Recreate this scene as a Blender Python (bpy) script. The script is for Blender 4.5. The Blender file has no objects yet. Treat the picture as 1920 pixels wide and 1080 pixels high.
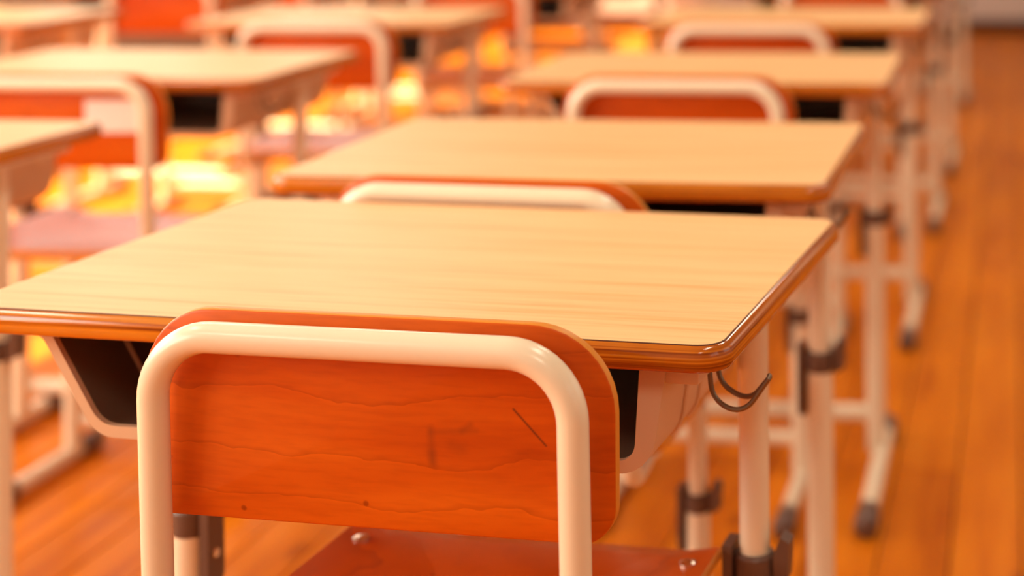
import bpy, bmesh, math, random
from mathutils import Vector, Matrix

random.seed(7)
sc = bpy.context.scene
C = sc.collection

# ------------------------------------------------------------------ camera
HC = 1.046                       # lens height above the floor
FPX, CX, CY = 3059.9, 1526.3, -284.2   # focal length and principal point in 1920x1080 pixels
YAW, PITCH, ROLL = -0.1224, -0.0132, -0.0087
cam = bpy.data.cameras.new('camera')
co = bpy.data.objects.new('camera', cam); C.objects.link(co); sc.camera = co
cam.sensor_width = 36.0
cam.lens = 36.0 * FPX / 1920
cam.shift_x = (960 - CX) / 1920
cam.shift_y = (CY - 540) / 1920
cam.clip_start = 0.05
fw = Vector((math.sin(YAW) * math.cos(PITCH), math.cos(YAW) * math.cos(PITCH), -math.sin(PITCH)))
r0 = Vector((math.cos(YAW), -math.sin(YAW), 0)); u0 = r0.cross(fw)
rr = r0 * math.cos(ROLL) + u0 * math.sin(ROLL); uu = -r0 * math.sin(ROLL) + u0 * math.cos(ROLL)
co.matrix_world = Matrix(((rr.x, uu.x, -fw.x, 0), (rr.y, uu.y, -fw.y, 0), (rr.z, uu.z, -fw.z, HC), (0, 0, 0, 1)))
cam.dof.use_dof = True
cam.dof.focus_distance = 1.19
cam.dof.aperture_fstop = 3.0

# ------------------------------------------------------------------ light
sc.view_settings.view_transform = 'Standard'
sc.view_settings.look = 'None'
sc.view_settings.gamma = 1.0
sc.view_settings.use_curve_mapping = False
sc.view_settings.exposure = 0.0
w = bpy.data.worlds.new('sky'); sc.world = w; w.use_nodes = True
w.node_tree.nodes['Background'].inputs[0].default_value = (1.0, 0.93, 0.82, 1)
w.node_tree.nodes['Background'].inputs[1].default_value = 0.25

XL, XR, YB, YF, ZC = -3.95, 2.4, -2.6, 10.45, 3.0      # the room
SILL, HEAD = 0.85, 2.65
WIN = [-2.2 + i * 2.1 for i in range(6)]                 # window starts along the left wall
WW = 1.85

def lamp(name, kind, loc, energy, col, size=(1, 1), direction=(1, 0, 0)):
    l = bpy.data.lights.new(name, kind); l.energy = energy; l.color = col
    if kind == 'AREA':
        l.shape = 'RECTANGLE'; l.size, l.size_y = size
    o = bpy.data.objects.new(name, l); C.objects.link(o); o.location = loc
    o.rotation_euler = Vector(direction).to_track_quat('-Z', 'Y').to_euler()
    return o

s = lamp('sun', 'SUN', (-8, 0, 9), 21, (1.0, 0.87, 0.58), direction=(1.0, 0.34, -1.30)); s.data.angle = 0.01
for i, y in enumerate(WIN):
    lamp('window_daylight', 'AREA', (XL - 0.25, y + WW / 2, (SILL + HEAD) / 2), (135, 130, 84, 42, 42, 42)[i], (1.0, 0.90, 0.76), (WW, HEAD - SILL), (1, 0, -0.12))
for i, y in enumerate([-1.5, 1.6, 4.7, 7.8]):
    lamp('corridor_daylight', 'AREA', (XR + 0.25, y + 1.0, 1.75), 9, (1.0, 0.88, 0.76), (2.0, 1.3), (-1, 0, -0.1))

FIX = [(x, y) for x in (-2.6, 0.3) for y in (-1.2, 1.4, 4.0, 6.6)]       # ceiling fluorescents
for x, y in FIX:
    lamp('fluorescent_light', 'AREA', (x, y, ZC - 0.085), 21, (1.0, 0.88, 0.70), (0.28, 1.2), (0, 0, -1))

# ------------------------------------------------------------------ materials
def mat(name, col, rough=0.5, coat=0.0, metal=0.0, spec=0.5):
    m = bpy.data.materials.new(name); m.use_nodes = True
    b = m.node_tree.nodes['Principled BSDF']
    b.inputs['Base Color'].default_value = (*col, 1); b.inputs['Roughness'].default_value = rough
    b.inputs['Metallic'].default_value = metal; b.inputs['Coat Weight'].default_value = coat
    b.inputs['Coat Roughness'].default_value = 0.12
    b.inputs['Specular IOR Level'].default_value = spec
    return m

class NT:
    def __init__(s, m):
        s.t = m.node_tree; s.b = s.t.nodes['Principled BSDF']; s.L = s.t.links
    def n(s, kind, **kw):
        x = s.t.nodes.new(kind)
        for k, v in kw.items():
            if k.startswith('i_'):
                x.inputs[int(k[2:])].default_value = v
            else:
                setattr(x, k, v)
        return x
    def link(s, a, b): s.L.new(a, b)
    def ramp(s, fac, stops):
        r = s.n('ShaderNodeValToRGB'); e = r.color_ramp.elements
        while len(e) < len(stops): e.new(0.5)
        for q, (p, c) in zip(e, stops):
            q.position = p; q.color = (*c, 1)
        s.link(fac, r.inputs[0]); return r.outputs[0]
    def mix(s, a, b, fac, mode='MIX'):
        m = s.n('ShaderNodeMix', data_type='RGBA', blend_type=mode)
        for sock, v in ((m.inputs[0], fac), (m.inputs[6], a), (m.inputs[7], b)):
            if hasattr(v, 'links'): s.link(v, sock)
            elif isinstance(v, (int, float)): sock.default_value = v
            else: sock.default_value = (*v, 1)
        return m.outputs[2]
    def mapped(s, scale, coord='Object'):
        tc = s.n('ShaderNodeTexCoord'); mp = s.n('ShaderNodeMapping'); mp.inputs[3].default_value = scale
        oi = s.n('ShaderNodeObjectInfo'); v = s.n('ShaderNodeVectorMath', operation='SCALE'); 
        cmb = s.n('ShaderNodeCombineXYZ')
        for k in range(3): s.link(oi.outputs['Random'], cmb.inputs[k])
        s.link(cmb.outputs[0], v.inputs[0]); v.inputs['Scale'].default_value = 37.0
        add = s.n('ShaderNodeVectorMath', operation='ADD')
        s.link(tc.outputs[coord], mp.inputs[0]); s.link(mp.outputs[0], add.inputs[0]); s.link(v.outputs[0], add.inputs[1])
        return add.outputs[0], oi, tc
    def noise(s, vec, scale, detail=3.0, rough=0.5, dist=0.0):
        x = s.n('ShaderNodeTexNoise'); s.link(vec, x.inputs['Vector'])
        x.inputs['Scale'].default_value = scale; x.inputs['Detail'].default_value = detail
        x.inputs['Roughness'].default_value = rough; x.inputs['Distortion'].default_value = dist
        return x.outputs['Fac']
    def bump(s, h, strength, dist=0.001):
        b = s.n('ShaderNodeBump'); b.inputs['Strength'].default_value = strength; b.inputs['Distance'].default_value = dist
        s.link(h, b.inputs['Height']); s.link(b.outputs[0], s.b.inputs['Normal'])
    def col(s, c): s.link(c, s.b.inputs['Base Color'])

# desk laminate: pale oak, fine grain along the width
m_lam = mat('desk_laminate', (0.8, 0.5, 0.22), 0.42, 0.0, spec=0.18)
t = NT(m_lam); v, oi, tc = t.mapped((2.2, 60, 1))
n1 = t.noise(v, 1.0, 5, 0.6, 0.3)
v2, _, _ = t.mapped((7, 210, 1)); n2 = t.noise(v2, 1.0, 2, 0.5)
c1 = t.ramp(n1, [(0.30, (0.74, 0.39, 0.140)), (0.46, (0.86, 0.515, 0.235)), (0.7, (0.90, 0.56, 0.270))])
c2 = t.ramp(n2, [(0.32, (0.86, 0.80, 0.74)), (0.5, (1, 1, 1))])
t.col(t.mix(c1, c2, 0.7, 'MULTIPLY')); t.bump(n2, 0.05, 0.0004)
m_lamedge = mat('laminate_edge', (0.10, 0.03, 0.008), 0.5)

# desk edge: varnished plywood with thin horizontal layers
m_edge = mat('desk_edge_plywood', (0.5, 0.17, 0.02), 0.13, 0.0, spec=0.6)
t = NT(m_edge); v, oi, tc = t.mapped((3, 3, 420)); n1 = t.noise(v, 1.0, 2, 0.5)
c1 = t.ramp(n1, [(0.30, (0.22, 0.035, 0.002)), (0.45, (0.52, 0.130, 0.006)), (0.62, (0.70, 0.235, 0.014))])
v2, _, _ = t.mapped((9, 9, 30)); n2 = t.noise(v2, 1.0, 3, 0.6)
c2 = t.ramp(n2, [(0.3, (0.72, 0.66, 0.6)), (0.6, (1, 1, 1))])
t.col(t.mix(c1, c2, 0.7, 'MULTIPLY')); t.bump(n1, 0.25, 0.0006)

m_cream = mat('cream_paint', (0.86, 0.735, 0.53), 0.24, 0.0, spec=0.55)
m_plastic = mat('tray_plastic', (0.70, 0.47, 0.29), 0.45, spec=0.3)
m_tray_shade = mat('tray_plastic_shaded', (0.17, 0.11, 0.068), 0.4, spec=0.3)  # tray plastic darkened on the inside to deepen the shade in the opening
m_brown = mat('brown_plastic', (0.13, 0.066, 0.043), 0.42)
m_hook = mat('hook_wire', (0.22, 0.15, 0.095), 0.34, metal=0.8)
m_steel = mat('steel_bolt', (0.75, 0.68, 0.58), 0.22, metal=1.0)

def board_material(name, marks, rough=0.38, spec=0.22):
    m = mat(name, (0.5, 0.08, 0.005), rough, 0.0, spec=spec); t = NT(m)
    v, oi, tc = t.mapped((1.6, 1.6, 11))
    n1 = t.noise(v, 1.0, 4, 0.55, 0.25)
    base = t.ramp(n1, [(0.28, (0.42, 0.045, 0.001)), (0.5, (0.58, 0.085, 0.002)), (0.72, (0.70, 0.135, 0.005))])
    # wandering growth lines
    wv = t.n('ShaderNodeTexWave', wave_type='BANDS', bands_direction='Z', wave_profile='SAW')
    v3, _, _ = t.mapped((0.45, 0.45, 1.0)); t.link(v3, wv.inputs['Vector'])
    wv.inputs['Scale'].default_value = 8.0; wv.inputs['Distortion'].default_value = 5.0
    wv.inputs['Detail'].default_value = 4.0; wv.inputs['Detail Scale'].default_value = 2.2
    ln = t.ramp(wv.outputs['Fac'], [(0.0, (0.62, 0.50, 0.45)), (0.10, (1, 1, 1)), (0.93, (1, 1, 1)), (1.0, (1.12, 1.2, 1.2))])
    c = t.mix(base, ln, 0.5, 'MULTIPLY')
    v2, _, _ = t.mapped((28, 28, 240)); n2 = t.noise(v2, 1.0, 2, 0.5)
    c = t.mix(c, t.ramp(n2, [(0.3, (0.84, 0.78, 0.7)), (0.55, (1, 1, 1))]), 0.6, 'MULTIPLY')
    # small dark pores
    vo = t.n('ShaderNodeTexVoronoi'); v4, _, _ = t.mapped((24, 24, 24)); t.link(v4, vo.inputs['Vector'])
    vo.inputs['Scale'].default_value = 1.0
    c = t.mix(c, t.ramp(vo.outputs['Distance'], [(0.0, (0.35, 0.2, 0.15)), (0.045, (0.5, 0.4, 0.4)), (0.07, (1, 1, 1))]), 0.8, 'MULTIPLY')
    for (ax, az, bx, bz, wd, dark) in marks:          # scratches and rubbed marks on the varnish
        sx = t.n('ShaderNodeSeparateXYZ'); t.link(tc.outputs['Object'], sx.inputs[0])
        dx, dz = bx - ax, bz - az; ll = dx * dx + dz * dz
        def mth(op, a, b=None, clamp=False):
            q = t.n('ShaderNodeMath', operation=op, use_clamp=clamp)
            for k, z in enumerate((a, b)):
                if z is None: continue
                if hasattr(z, 'links'): t.link(z, q.inputs[k])
                else: q.inputs[k].default_value = z
            return q.outputs[0]
        px = mth('SUBTRACT', sx.outputs[0], ax); pz = mth('SUBTRACT', sx.outputs[2], az)
        h = mth('DIVIDE', mth('ADD', mth('MULTIPLY', px, dx), mth('MULTIPLY', pz, dz)), ll, True)
        ex = mth('SUBTRACT', px, mth('MULTIPLY', h, dx)); ez = mth('SUBTRACT', pz, mth('MULTIPLY', h, dz))
        d = mth('SQRT', mth('ADD', mth('MULTIPLY', ex, ex), mth('MULTIPLY', ez, ez)))
        k = mth('MULTIPLY', mth('SUBTRACT', 1.0, mth('DIVIDE', d, wd), True), dark)
        c = t.mix(c, (0.10, 0.022, 0.006), k)
    t.col(c); t.bump(n2, 0.08, 0.0005)
    return m
m_board = board_material('chair_plywood', [])
m_board_marked = board_material('worn_chair_plywood', [(0.111, 0.671, 0.134, 0.646, 0.0013, 0.85), (0.051, 0.655, 0.052, 0.632, 0.0045, 0.30), (0.052, 0.638, 0.053, 0.630, 0.005, 0.25),
    (0.051, 0.653, 0.084, 0.655, 0.0035, 0.22), (0.074, 0.655, 0.080, 0.659, 0.004, 0.28), (0.066, 0.644, 0.074, 0.642, 0.006, 0.2), (-0.103, 0.702, -0.100, 0.699, 0.003, 0.4)])
m_seat = board_material('seat_plywood', [], 0.30, 0.36)
m_boardedge = mat('plywood_edge', (0.70, 0.26, 0.03), 0.4, 0.0, spec=0.3)
m_label = mat('paper_label', (0.86, 0.80, 0.74), 0.6)

# floor planks: varnished pine, every plank its own tone
m_plank = mat('varnished_plank', (0.5, 0.16, 0.015), 0.33, 0.0, spec=0.05)
t = NT(m_plank); v, oi, tc = t.mapped((26, 1.6, 1)); n1 = t.noise(v, 1.0, 5, 0.6, 0.4)
c1 = t.ramp(n1, [(0.28, (0.48, 0.105, 0.004)), (0.5, (0.72, 0.200, 0.007)), (0.75, (0.80, 0.255, 0.012))])
tone = t.ramp(oi.outputs['Random'], [(0.0, (0.80, 0.74, 0.68)), (0.5, (0.95, 0.92, 0.9)), (1.0, (1, 1, 1))])
c = t.mix(c1, tone, 0.9, 'MULTIPLY')
v2, _, _ = t.mapped((6, 2.2, 1)); vo = t.n('ShaderNodeTexVoronoi'); t.link(v2, vo.inputs['Vector']); vo.inputs['Scale'].default_value = 1.3
c = t.mix(c, t.ramp(vo.outputs['Distance'], [(0.0, (0.30, 0.2, 0.15)), (0.07, (0.55, 0.45, 0.4)), (0.13, (1, 1, 1))]), 0.75, 'MULTIPLY')
n3 = t.noise(v2, 1.2, 3, 0.6)
c = t.mix(c, t.ramp(n3, [(0.3, (0.78, 0.7, 0.66)), (0.6, (1, 1, 1))]), 0.6, 'MULTIPLY')
t.col(c)
rg = t.n('ShaderNodeMapRange'); t.link(n3, rg.inputs[0]); rg.inputs[3].default_value = 0.26; rg.inputs[4].default_value = 0.42
t.link(rg.outputs[0], t.b.inputs['Roughness'])
m_sub = mat('subfloor', (0.06, 0.018, 0.004), 0.8)
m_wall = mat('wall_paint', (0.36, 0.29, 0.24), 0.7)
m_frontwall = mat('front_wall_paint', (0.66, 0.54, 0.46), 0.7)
m_ceil = mat('ceiling_paint', (0.34, 0.30, 0.26), 0.8)
m_skirt = mat('skirting_wood', (0.085, 0.018, 0.003), 0.5, spec=0.2)
m_frame = mat('window_aluminium', (0.62, 0.60, 0.56), 0.35, metal=0.6)
m_slate = mat('blackboard_green', (0.06, 0.10, 0.075), 0.55)
m_pane = bpy.data.materials.new('window_glass'); m_pane.use_nodes = True
nt = m_pane.node_tree; nt.nodes.clear()
o_ = nt.nodes.new('ShaderNodeOutputMaterial'); mx = nt.nodes.new('ShaderNodeMixShader'); tr = nt.nodes.new('ShaderNodeBsdfTransparent'); gl = nt.nodes.new('ShaderNodeBsdfGlossy')
gl.inputs['Roughness'].default_value = 0.02; mx.inputs[0].default_value = 0.06
nt.links.new(tr.outputs[0], mx.inputs[1]); nt.links.new(gl.outputs[0], mx.inputs[2]); nt.links.new(mx.outputs[0], o_.inputs[0])

# ------------------------------------------------------------------ mesh helpers
def link(name, bm, mats, parent=None, smooth=True, sharp=40):
    me = bpy.data.meshes.new(name)
    bmesh.ops.recalc_face_normals(bm, faces=bm.faces)
    bm.to_mesh(me); bm.free()
    for m in (mats if isinstance(mats, (list, tuple)) else [mats]): me.materials.append(m)
    if smooth:
        for p in me.polygons: p.use_smooth = True
        me.set_sharp_from_angle(angle=math.radians(sharp))
    o = bpy.data.objects.new(name, me); C.objects.link(o)
    if parent is not None: o.parent = parent
    return o

def box(bm, lo, hi, bevel=0.0, seg=2):
    lo, hi = Vector(lo), Vector(hi)
    r = bmesh.ops.create_cube(bm, size=1.0, matrix=Matrix.Translation((lo + hi) / 2) @ Matrix.Diagonal((*(hi - lo), 1)))
    if bevel:
        es = list({e for v in r['verts'] for e in v.link_edges})
        bmesh.ops.bevel(bm, geom=es, offset=bevel, segments=seg, affect='EDGES', profile=0.5)

def fillet(pts, radii, seg=8):
    """polyline through pts with corners rounded by radii"""
    pts = [Vector(p) for p in pts]; out = [pts[0]]
    for i in range(1, len(pts) - 1):
        a, b, c = pts[i - 1], pts[i], pts[i + 1]; r = radii[i - 1] if isinstance(radii, (list, tuple)) else radii
        d1, d2 = (a - b).normalized(), (c - b).normalized()
        ang = d1.angle(d2)
        if r <= 0 or ang > math.pi - 1e-3: out.append(b); continue
        L = r / math.tan(ang / 2); cen = b + (d1 + d2).normalized() * (r / math.sin(ang / 2))
        p1, p2 = b + d1 * L, b + d2 * L; v1, v2 = p1 - cen, p2 - cen
        full = v1.angle(v2); ax = v1.cross(v2).normalized()
        for k in range(seg + 1): out.append(cen + Matrix.Rotation(full * k / seg, 3, ax) @ v1)
    out.append(pts[-1]); return out

def tube(bm, pts, r, seg=12, caps=True, dome=False):
    pts = [Vector(p) for p in pts]; rings = []; n = len(pts)
    rad = r if isinstance(r, (list, tuple)) else [r] * n
    tan = [(pts[min(i + 1, n - 1)] - pts[max(i - 1, 0)]).normalized() for i in range(n)]
    ref = Vector((0, 0, 1)) if abs(tan[0].z) < 0.9 else Vector((0, 1, 0))
    u = (ref - tan[0] * ref.dot(tan[0])).normalized()
    for i in range(n):
        u = (u - tan[i] * u.dot(tan[i])).normalized(); q = tan[i].cross(u)
        rings.append([bm.verts.new(pts[i] + (u * math.cos(a) + q * math.sin(a)) * rad[i]) for a in [2 * math.pi * k / seg for k in range(seg)]])
    for a, b in zip(rings, rings[1:]):
        for k in range(seg): bm.faces.new((a[k], a[(k + 1) % seg], b[(k + 1) % seg], b[k]))
    if caps:
        bm.faces.new(rings[0][::-1]); bm.faces.new(rings[-1])

def rrect(w, h, radii, seg=8, cx=0.0, cy=0.0):
    """counter-clockwise rounded rectangle; radii for (--, +-, ++, -+) corners"""
    out = []
    for (sx, sy), r, a0 in zip(((-1, -1), (1, -1), (1, 1), (-1, 1)), radii, (180, 270, 0, 90)):
        x, y = cx + sx * (w / 2 - r), cy + sy * (h / 2 - r)
        for k in range(seg + 1):
            a = math.radians(a0 + 90 * k / seg); out.append((x + r * math.cos(a), y + r * math.sin(a)))
    return out

def inset_rrect(w, h, radii, d, seg=8):
    return rrect(w - 2 * d, h - 2 * d, [max(r - d, 0.0008) for r in radii], seg)

def loft(bm, rings, mats=None, close_top=True, close_bot=True):
    vs = [[bm.verts.new(p) for p in r] for r in rings]; n = len(vs[0])
    for j, (a, b) in enumerate(zip(vs, vs[1:])):
        for k in range(n):
            f = bm.faces.new((a[k], a[(k + 1) % n], b[(k + 1) % n], b[k]))
            if mats: f.material_index = mats[j]
    if close_bot: bm.faces.new(vs[0][::-1])
    if close_top: bm.faces.new(vs[-1])
    return vs

def empty(name, loc=(0, 0, 0), rz=0.0):
    o = bpy.data.objects.new(name, None); C.objects.link(o); o.location = loc; o.rotation_euler = (0, 0, rz)
    o.empty_display_size = 0.1
    return o

def cyl_y(bm, c, r, l, seg=14):
    tube(bm, [(c[0], c[1] - l / 2, c[2]), (c[0], c[1] + l / 2, c[2])], r, seg)

# ------------------------------------------------------------------ the room
def struct(o, label=None):
    o['kind'] = 'structure'
    if label: o['label'] = label
    return o

bm = bmesh.new(); box(bm, (XL - 0.3, YB - 0.2, -0.16), (XR + 0.3, YF + 0.2, -0.016))
floor = struct(link('floor', bm, m_sub, smooth=False), 'orange varnished wooden plank floor of the classroom')
PW = 0.1095; x0 = -PW * 36
plank_mesh = {}
ncol = int((XR - x0) / PW) + 1
for i in range(ncol):
    y = YB - random.uniform(0, 2.6)
    while y < YF:
        L = random.choice((3.0, 3.6, 4.2)); ya, yb = max(y, YB), min(y + L, YF); y += L
        if yb - ya < 0.05: continue
        key = round(yb - ya, 2)
        if key not in plank_mesh:
            bm = bmesh.new(); box(bm, (-PW / 2 + 0.0015, -(yb - ya) / 2 + 0.001, -0.016), (PW / 2 - 0.0015, (yb - ya) / 2 - 0.001, 0.0), 0.002, 1)
            o = link('floor_plank', bm, m_plank, floor, sharp=25); plank_mesh[key] = o.data
        else:
            o = bpy.data.objects.new('floor_plank', plank_mesh[key]); C.objects.link(o); o.parent = floor
        o.location = (x0 + (i + 0.5) * PW, (ya + yb) / 2, 0)

def wall_with_openings(name, x, thick, opens, z0, z1, label):
    bm = bmesh.new(); a, b = min(x, x + thick), max(x, x + thick)
    box(bm, (a, YB - 0.2, -0.02), (b, YF + 0.2, z0)); box(bm, (a, YB - 0.2, z1), (b, YF + 0.2, ZC))
    y = YB - 0.2
    for ya, yb in opens + [(YF + 0.2, YF + 0.2)]:
        if ya - y > 0.01: box(bm, (a, y, z0), (b, ya, z1))
        y = yb
    return struct(link(name, bm, m_wall, smooth=False), label)

def window(name, x, ya, yb, z0, z1, label):
    bm = bmesh.new(); t_ = 0.05
    box(bm, (x - 0.03, ya, z0), (x + 0.03, yb, z0 + t_)); box(bm, (x - 0.03, ya, z1 - t_), (x + 0.03, yb, z1))
    ym = (ya + yb) / 2
    for y in (ya, ym - t_ / 2, yb - t_): box(bm, (x - 0.03, y, z0 + t_), (x + 0.03, y + t_, z1 - t_))
    o = struct(link(name, bm, m_frame, smooth=False), label)
    for a, b in ((ya + t_, ym - t_ / 2), (ym + t_ / 2, yb - t_)):
        bm = bmesh.new(); box(bm, (x - 0.002, a, z0 + t_), (x + 0.002, b, z1 - t_)); link('pane', bm, m_pane, o, smooth=False)

wall_with_openings('wall_left', XL, -0.2, [(y, y + WW) for y in WIN], SILL, HEAD, 'cream wall with a row of tall windows on the left')
for i, y in enumerate(WIN): window('window_%d' % (i + 1), XL - 0.1, y, y + WW, SILL, HEAD, 'aluminium sliding window in the left wall, number %d from the back' % (i + 1))
CW = [(-1.5, 0.5), (1.6, 3.6), (4.7, 6.7), (7.8, 9.8)]
wall_with_openings('wall_right', XR, 0.2, CW, 1.1, 2.4, 'cream corridor wall with windows on the right')
for i, (a, b) in enumerate(CW): window('window_%d' % (i + 7), XR + 0.1, a, b, 1.1, 2.4, 'corridor window in the right wall, number %d from the back' % (i + 1))
bm = bmesh.new(); box(bm, (XL, YF, -0.02), (XR, YF + 0.2, ZC)); wf = struct(link('wall_front', bm, m_frontwall, smooth=False), 'pale front wall of the classroom beyond the desks')
bm = bmesh.new(); box(bm, (-3.35, YF - 0.03, 0.9), (-0.12 - 1.12, YF, 2.15), 0.004, 1); link('blackboard', bm, m_slate, wf, smooth=False)
bm = bmesh.new(); box(bm, (-3.35, YF - 0.09, 0.86), (-0.12 - 1.12, YF, 0.9), 0.004, 1); link('chalk_ledge', bm, m_frame, wf, smooth=False)
bm = bmesh.new(); box(bm, (XL, YB - 0.2, -0.02), (XR, YB, ZC)); struct(link('wall_back', bm, m_wall, smooth=False), 'cream back wall behind the camera')
bm = bmesh.new(); box(bm, (XL - 0.2, YB - 0.2, ZC), (XR + 0.2, YF + 0.2, ZC + 0.1)); ceil = struct(link('ceiling', bm, m_ceil, smooth=False), 'white classroom ceiling')
for x, y in FIX:
    bm = bmesh.new(); box(bm, (x - 0.16, y - 0.64, ZC - 0.08), (x + 0.16, y + 0.64, ZC), 0.006, 1); link('light_fixture', bm, m_frame, ceil, smooth=False)
for nm, lo, hi in (('baseboard_front', (XL, YF - 0.018, 0), (XR, YF, 0.085)), ('baseboard_left', (XL, YB, 0), (XL + 0.018, YF, 0.085)), ('baseboard_right', (XR - 0.018, YB, 0), (XR, YF, 0.085))):
    bm = bmesh.new(); box(bm, lo, hi, 0.004, 1); struct(link(nm, bm, m_skirt, smooth=False), 'brown wooden skirting board')

# ------------------------------------------------------------------ desk
DW, DD, DH = 0.65, 0.45, 0.70
PX, PY, ZR = 0.278, 0.044, 0.43           # side posts and the height of their collars

def collar(parent, x, y, z, r_in, side, k=1.0):
    """moulded height clamp: ring, inner cover plate, outer lug, screw"""
    bm = bmesh.new(); ri, ro, h = r_in, r_in + 0.005 * k, 0.013 * k
    n = 20; prof = [(ri, -h), (ro - 0.002, -h), (ro, -h + 0.003), (ro, h - 0.003), (ro - 0.002, h), (ri, h)]
    vs = [[bm.verts.new((x + rr_ * math.cos(2 * math.pi * j / n), y + rr_ * math.sin(2 * math.pi * j / n), z + zz)) for j in range(n)] for rr_, zz in prof]
    for a, b in zip(vs, vs[1:] + vs[:1]):
        for j in range(n): bm.faces.new((a[j], a[(j + 1) % n], b[(j + 1) % n], b[j]))
    # outer lug rising beside the tube
    lx = x + side * (ri + 0.006 * k)
    pts = [(0, -h), (0.012 * k, -h + 0.006), (0.014 * k, h + 0.012 * k), (0.006 * k, h + 0.017 * k), (-0.001, h)]
    lo = [bm.verts.new((lx + side * px_, y - 0.010 * k, z + pz_)) for px_, pz_ in pts]; hi = [bm.verts.new((lx + side * px_, y + 0.010 * k, z + pz_)) for px_, pz_ in pts]
    bm.faces.new(lo); bm.faces.new(hi[::-1])
    for j in range(5): bm.faces.new((lo[j], lo[(j + 1) % 5], hi[(j + 1) % 5], hi[j]))
    # inner cover plate hanging below
    ix = x - side * (ri + 0.0085 * k)
    pl = [(-0.014, h + 0.008 * k), (0.014, h + 0.008 * k), (0.014, -0.055 * k), (0.004, -0.068 * k), (-0.004, -0.068 * k), (-0.014, -0.055 * k)]
    a = [bm.verts.new((ix - side * 0.0045 * k, y + py_ * k, z + pz_)) for py_, pz_ in pl]; b = [bm.verts.new((ix + side * 0.0045 * k, y + py_ * k, z + pz_)) for py_, pz_ in pl]
    bm.faces.new(a); bm.faces.new(b[::-1])
    for j in range(6): bm.faces.new((a[j], a[(j + 1) % 6], b[(j + 1) % 6], b[j]))
    c = link('height_clamp', bm, m_brown, parent, sharp=30)
    bm = bmesh.new(); tube(bm, [(ix - side * 0.0035 * k, y, z - 0.03 * k), (ix - side * 0.0058 * k, y, z - 0.03 * k)], [0.0055, 0.004], 10); link('screw', bm, m_steel, c)
    return c

def foot(parent, x, ya, yb, r):
    bm = bmesh.new(); tube(bm, [(x, ya + 0.03, r + 0.004), (x, yb - 0.03, r + 0.004)], r, 16); fb = link('foot_bar', bm, m_cream, parent)
    for y, sgn in ((ya, 1), (yb, -1)):
        bm = bmesh.new(); R = r + 0.004
        tube(bm, [(x, y, R), (x, y + sgn * 0.004, R), (x, y + sgn * 0.012, R), (x, y + sgn * 0.068, R), (x, y + sgn * 0.07, R)], [R * 0.55, R * 0.86, R, R, R * 0.93], 16)
        link('foot_cap', bm, m_brown, fb)

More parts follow.
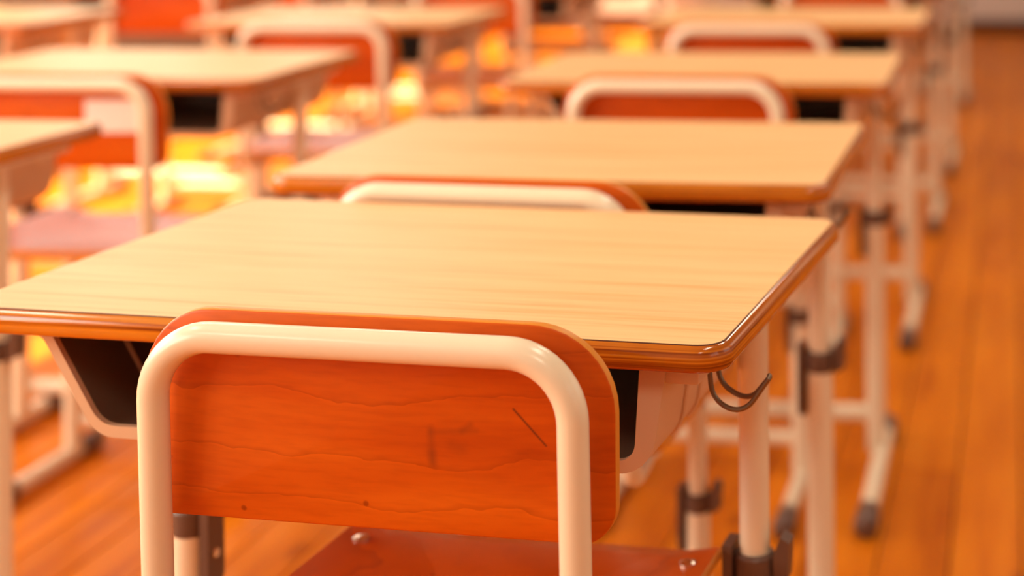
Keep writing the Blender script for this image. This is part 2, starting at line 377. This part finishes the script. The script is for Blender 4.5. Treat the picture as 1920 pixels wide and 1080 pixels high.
def make_desk():
    d = empty('school_desk')
    rad = [0.026] * 4
    prof = [(0.006, 0.680), (0.002, 0.6815), (0.0, 0.685), (0.0, 0.6925), (0.0008, 0.6955), (0.0028, 0.6985), (0.0062, 0.7), (0.03, 0.7)]
    bm = bmesh.new(); loft(bm, [[(x, y, z) for x, y in inset_rrect(DW, DD, rad, i_)] for i_, z in prof])
    top = link('tabletop', bm, m_edge, d, sharp=50)
    bm = bmesh.new()
    loft(bm, [[(x, y, z) for x, y in inset_rrect(DW, DD, rad, i_)] for i_, z in ((0.0058, 0.6995), (0.0060, 0.7004), (0.0066, 0.7007))], mats=[1, 1])
    link('laminate_surface', bm, [m_lam, m_lamedge], top, sharp=25)
    # plastic book tray under the top
    yf, yb = -0.200, 0.185
    out = fillet([(-0.282, 0, 0.674), (-0.254, 0, 0.674), (-0.205, 0, 0.596), (0.260, 0, 0.596), (0.2725, 0, 0.674)], [0.010, 0.030, 0.030], 6)
    inn = fillet([(-0.276, 0, 0.6785), (-0.247, 0, 0.6785), (-0.2015, 0, 0.6055), (0.2475, 0, 0.6055), (0.2525, 0, 0.6785)], [0.008, 0.024, 0.014], 6)
    shell = fillet([(-0.280, 0, 0.6775), (-0.2515, 0, 0.6775), (-0.2035, 0, 0.5995), (0.2575, 0, 0.5995), (0.2695, 0, 0.6745)], [0.010, 0.029, 0.029], 6)
    bm = bmesh.new()
    def strip(pa, ya, pb, yb_, mi=0):
        a = [bm.verts.new((p.x, ya, p.z)) for p in pa]; b = [bm.verts.new((p.x, yb_, p.z)) for p in pb]
        for k in range(len(a) - 1): bm.faces.new((a[k], a[k + 1], b[k + 1], b[k])).material_index = mi
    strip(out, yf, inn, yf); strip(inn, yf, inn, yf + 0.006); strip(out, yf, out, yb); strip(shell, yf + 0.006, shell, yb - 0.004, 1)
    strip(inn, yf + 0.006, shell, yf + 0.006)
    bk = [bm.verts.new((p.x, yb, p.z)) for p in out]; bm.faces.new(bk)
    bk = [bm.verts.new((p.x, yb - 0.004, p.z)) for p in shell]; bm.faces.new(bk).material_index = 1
    bmesh.ops.remove_doubles(bm, verts=bm.verts, dist=1e-5)
    tray = link('book_tray', bm, [m_plastic, m_tray_shade], d, sharp=35)
    for k in range(3):
        y = -0.12 + k * 0.085
        bm = bmesh.new(); tube(bm, [(p.x, y, p.z + 0.0006) for p in shell[6:14]], 0.0026, 6); link('tray_rib', bm, m_plastic, tray)
    for y in (-0.13, -0.085):
        bm = bmesh.new(); tube(bm, [(p.x + 0.0006, y, p.z) for p in out[18:23]], 0.0022, 6); link('tray_rib', bm, m_plastic, tray)
    bm = bmesh.new(); box(bm, (0.2705, yf + 0.002, 0.664), (0.298, -0.05, 0.6795), 0.003, 2); link('tray_rail', bm, m_plastic, tray)
    for sd in (-1, 1):
        x = sd * PX
        bm = bmesh.new(); tube(bm, [(x, PY, ZR - 0.03), (x, PY, 0.672)], 0.0135, 20); link('upper_post', bm, m_cream, d)
        bm = bmesh.new(); tube(bm, [(x, PY, 0.022), (x, PY, ZR)], 0.0168, 20); lp = link('lower_post', bm, m_cream, d)
        bm = bmesh.new(); box(bm, (x - 0.014, -0.12, 0.664), (x + 0.014, 0.185, 0.681), 0.003, 1); link('mounting_rail', bm, m_cream, d)
        collar(d, x, PY, ZR, 0.0135, sd)
        foot(d, sd * 0.287, -0.300, 0.20, 0.0155)
        if sd < 0: continue
        # bag hook: one wire bent double
        hx, hy = sd * 0.298, -0.155
        path = fillet([(hx - sd * 0.006, hy, 0.682), (hx - sd * 0.002, hy, 0.640), (hx + sd * 0.022, hy + 0.001, 0.630), (hx + sd * 0.041, hy + 0.006, 0.657)], [0.02, 0.016], 6)
        back_ = fillet([(hx + sd * 0.041, hy + 0.010, 0.657), (hx + sd * 0.022, hy + 0.020, 0.634), (hx - sd * 0.002, hy + 0.022, 0.646), (hx - sd * 0.006, hy + 0.022, 0.682)], [0.016, 0.02], 6)
        bm = bmesh.new(); tube(bm, path + [Vector((hx + sd * 0.0412, hy + 0.008, 0.6588))] + back_, 0.0021, 8); link('bag_hook', bm, m_hook, d)
    bm = bmesh.new(); tube(bm, [(-PX, PY + 0.012, 0.082), (PX, PY + 0.012, 0.082)], 0.0145, 16); link('crossbar', bm, m_cream, d)
    bm = bmesh.new(); box(bm, (-PX, PY + 0.09, 0.655), (PX, PY + 0.11, 0.680), 0.003, 1); link('rear_rail', bm, m_cream, d)
    return d

# ------------------------------------------------------------------ chair
BY = -0.19; TH = 0.1595; TR = 0.0112
CXP, CYP, CZR = 0.150, 0.115, 0.285

def make_chair(board_mat, seat_width, bottom_corner=0.022):
    c = empty('school_chair')
    # one tube: seat rail - back upright - top - back upright - seat rail
    zs, zt = 0.414, 0.7148
    pts = [(-0.118, 0.150, zs), (-TH, BY + 0.012, zs), (-TH, BY, zt), (TH, BY, zt), (TH, BY + 0.012, zs), (0.118, 0.150, zs)]
    bm = bmesh.new(); tube(bm, fillet(pts, [0.036, 0.047, 0.047, 0.036], 12), TR, 20); link('back_tube', bm, m_cream, c)
    # backrest: bent plywood on the sitter's side of the tube
    bw, z0, z1 = 0.366, 0.5815, 0.7305; bh = z1 - z0; zc = (z0 + z1) / 2; K = 0.42; th = 0.0095
    rad = [bottom_corner, bottom_corner, 0.062, 0.062]; yb0 = BY + TR - 0.001
    def ring(d, y, s=1.0): return [(x * s, yb0 + y + K * (x * s) ** 2, zc + z * s - (0.018 * (1 - (x / (bw / 2)) ** 2) * s if z < 0 else 0)) for x, z in inset_rrect(bw, bh, rad, d, 10)]
    rings = [ring(0.002, 0, s) for s in (0.05, 0.3, 0.55, 0.8)] + [ring(0.002, 0), ring(0.0006, 0.0006), ring(0, 0.002), ring(0, th - 0.002), ring(0.002, th)] + [ring(0.002, th, s) for s in (0.8, 0.55, 0.3, 0.05)]
    bm = bmesh.new(); loft(bm, rings, mats=[0] * 5 + [1, 1, 1] + [0] * 4); b = link('backrest', bm, [board_mat, m_boardedge], c, sharp=45)
    for sx in (-1, 1):
        for zz in (0.615, 0.690):
            bm = bmesh.new(); x = sx * 0.155; yy = yb0 + K * x * x + th
            tube(bm, [(x, yy - 0.001, zz), (x, yy + 0.0015, zz), (x, yy + 0.003, zz)], [0.006, 0.006, 0.003], 10); link('rivet', bm, m_steel, b)
    # seat: dished plywood with a rolled front edge
    sw, sd_ = seat_width, 0.372; cy = BY + 0.002 + sd_ / 2; rad = [0.05, 0.05, 0.04, 0.04]
    def sring(d, z, s=1.0):
        o = []
        for x, y in inset_rrect(sw, sd_, rad, d, 8):
            x, y = x * s, y * s
            dz = 0.55 * x * x - 0.010 * (1 - (y / 0.19) ** 2) - (0.02 * max(0, (y - 0.12) / 0.066) ** 2)
            o.append((x, cy + y, 0.4275 + z + dz))
        return o
    rings = [sring(0.002, 0, s) for s in (0.05, 0.3, 0.55, 0.8)] + [sring(0.002, 0), sring(0, 0.002), sring(0, 0.009), sring(0.002, 0.011)] + [sring(0.002, 0.011, s) for s in (0.8, 0.55, 0.3, 0.05)]
    bm = bmesh.new(); loft(bm, rings, mats=[0] * 4 + [1, 1, 1] + [0] * 4); st = link('seat', bm, [m_seat, m_boardedge], c, sharp=45)
    for x in (-0.153, 0.153):
        for y in (-0.10, 0.118):
            yy = y; dz = 0.55 * x * x - 0.010 * (1 - ((yy - cy) / 0.19) ** 2) - (0.02 * max(0, (yy - cy - 0.12) / 0.066) ** 2)
            bm = bmesh.new(); zz = 0.4385 + dz
            tube(bm, [(x, y, zz - 0.002), (x, y, zz + 0.001), (x, y, zz + 0.0026)], [0.0075, 0.0075, 0.004], 12); link('seat_bolt', bm, m_steel, st)
    for sx in (-1, 1):
        x = sx * CXP
        bm = bmesh.new(); tube(bm, [(x, CYP, CZR - 0.03), (x, CYP, 0.404)], 0.0115, 18); link('upper_post', bm, m_cream, c)
        bm = bmesh.new(); tube(bm, [(x, CYP, 0.02), (x, CYP, CZR)], 0.0145, 18); link('lower_post', bm, m_cream, c)
        collar(c, x, CYP, CZR, 0.0115, sx, 0.9)
        foot(c, sx * 0.152, -0.130, 0.205, 0.0135)
    bm = bmesh.new(); tube(bm, [(-CXP, CYP + 0.01, 0.075), (CXP, CYP + 0.01, 0.075)], 0.0125, 16); link('crossbar', bm, m_cream, c)
    for y in (-0.06, 0.10):
        bm = bmesh.new(); tube(bm, [(-0.155, y, 0.410), (0.155, y, 0.410)], 0.008, 12); link('seat_brace', bm, m_cream, c)
    return c

def copy_tree(o, parent=None):
    n = o.copy(); C.objects.link(n)
    if parent is not None: n.parent = parent
    for ch in o.children: copy_tree(ch, n)
    return n

def put(o, x, y, rz, label, cat, group, zscale=1.0):
    o.location = (x, y, 0); o.rotation_euler = (0, 0, rz); o.scale = (1, 1, zscale)
    o['label'] = label; o['category'] = cat; o['group'] = group
    return o

desk0 = make_desk()
DESKS = [
 (-0.516, 1.4177, -0.0863, 'pale wood-topped school desk in the foreground with wire bag hook'),
 (-0.5286, 2.0027, -0.012, 'pale wood-topped school desk directly behind the foreground desk, second in the aisle row'),
 (-0.531, 2.842, 0.006, 'school desk third from the camera in the aisle row, its top dulled by reflections'),
 (-0.531, 3.842, 0.004, 'school desk fourth from the camera in the aisle row, near the top edge'),
 (-0.531, 4.975, 0.0, 'blurred school desk fifth in the aisle row, only dark tray and legs in view'),
 (-0.520, 5.865, 0.0, 'blurred school desk sixth in the aisle row, legs only in view'),
 (-0.525, 7.490, 0.0, 'farthest blurred school desk of the aisle row, legs only in view'),
 (-1.601, 1.950, -0.015, 'school desk cut by the left edge beside the foreground desk'),
 (-1.597, 2.846, 0.0, 'school desk in the middle row behind the chair with white label'),
 (-1.612, 3.838, 0.0, 'school desk third in the middle row, its far corner brightly lit'),
 (-1.600, 4.975, 0.0, 'blurred school desk fourth in the middle row, mostly above the frame'),
 (-1.605, 5.900, 0.0, 'blurred school desk fifth in the middle row, legs only in view'),
 (-1.600, 6.950, 0.0, 'farthest blurred school desk of the middle row, legs only in view'),
 (-2.640, 3.806, 0.0, 'school desk at the top left corner, nearest in the window row'),
 (-2.685, 4.960, 0.0, 'blurred school desk second in the window row, dark tray in view'),
 (-2.645, 5.900, 0.0, 'blurred school desk third in the window row, legs in view'),
 (-2.640, 6.950, 0.0, 'farthest blurred school desk of the window row, legs in view'),
]
for i, (x, y, rz, lb) in enumerate(DESKS):
    o = desk0 if i == 0 else copy_tree(desk0)
    put(o, x, y, rz, lb, 'desk', 'school desks in rows')

chair0 = make_chair(m_board, 0.376)
def at_back(x, y, rz):          # chair origin from the middle of its back tube
    return x + BY * math.sin(rz), y - BY * math.cos(rz)
CHAIRS = [
 (-0.562, 1.664, -0.075, 'wooden chair with cream tube frame tucked between the two nearest desks', 0.988),
 (-0.5225, 2.465, 0.0, 'wooden chair with cream tube frame at the third aisle desk', 1),
 (-0.5545, 3.353, 0.0, 'wooden chair with cream tube frame at the fourth aisle desk', 1),
 (-0.4875, 4.550, 0.0, 'blurred wooden chair at the top edge, fifth in the aisle row', 1),
 (-0.530, 5.440, 0.0, 'blurred wooden chair sixth in the aisle row', 1),
 (-0.530, 7.060, 0.0, 'farthest blurred wooden chair of the aisle row', 1),
 (-1.530, 2.438, 0.0, 'wooden chair at left with a white paper label on its backrest', 1),
 (-1.513, 3.373, 0.0, 'wooden chair with cream tube frame at the third middle-row desk', 1),
 (-1.562, 4.550, 0.0, 'blurred wooden chair at the top edge in the middle row', 1),
 (-1.600, 5.480, 0.0, 'blurred wooden chair fifth in the middle row', 1),
 (-1.600, 6.520, 0.0, 'farthest blurred wooden chair of the middle row', 1),
 (-2.511, 4.550, 0.0, 'sunlit orange chair back at the top left in the window row', 1),
 (-2.640, 5.480, 0.0, 'blurred wooden chair in the window row, second of its row in view', 1),
 (-2.640, 6.520, 0.0, 'farthest blurred wooden chair of the window row', 1),
]
GR = 'school chairs at the desks'
for i, (x, y, rz, lb, zs_) in enumerate(CHAIRS):
    o = chair0 if i == 0 else copy_tree(chair0)
    put(o, *at_back(x, y, rz), rz, lb, 'chair', GR, zs_)
    if 'label' in lb:
        bm = bmesh.new(); n = 8                      # paper label following the bent backrest
        a, b = [], []
        for k in range(n + 1):
            xx = 0.052 + (0.153 - 0.052) * k / n; yy = BY + TR - 0.001 + 0.42 * xx * xx
            a.append((xx, yy)); b.append((xx, yy - 0.0012))
        q = [[bm.verts.new((px_, py_, zz)) for px_, py_ in l] for l in (a, b) for zz in (0.637, 0.689)]
        for l1, l2 in ((0, 1), (1, 3), (3, 2), (2, 0)):
            for k in range(n): bm.faces.new((q[l1][k], q[l1][k + 1], q[l2][k + 1], q[l2][k]))
        for k in (0, n): bm.faces.new((q[0][k], q[1][k], q[3][k], q[2][k]))
        pl = link('paper_label', bm, m_label, o, smooth=False); pl['label'] = 'white paper label'

chair1 = make_chair(m_board_marked, 0.350)
put(chair1, *at_back(-0.4637, 1.104, -0.075), -0.075, 'scratched orange wooden chair nearest the camera with cream tube frame', 'chair', GR)
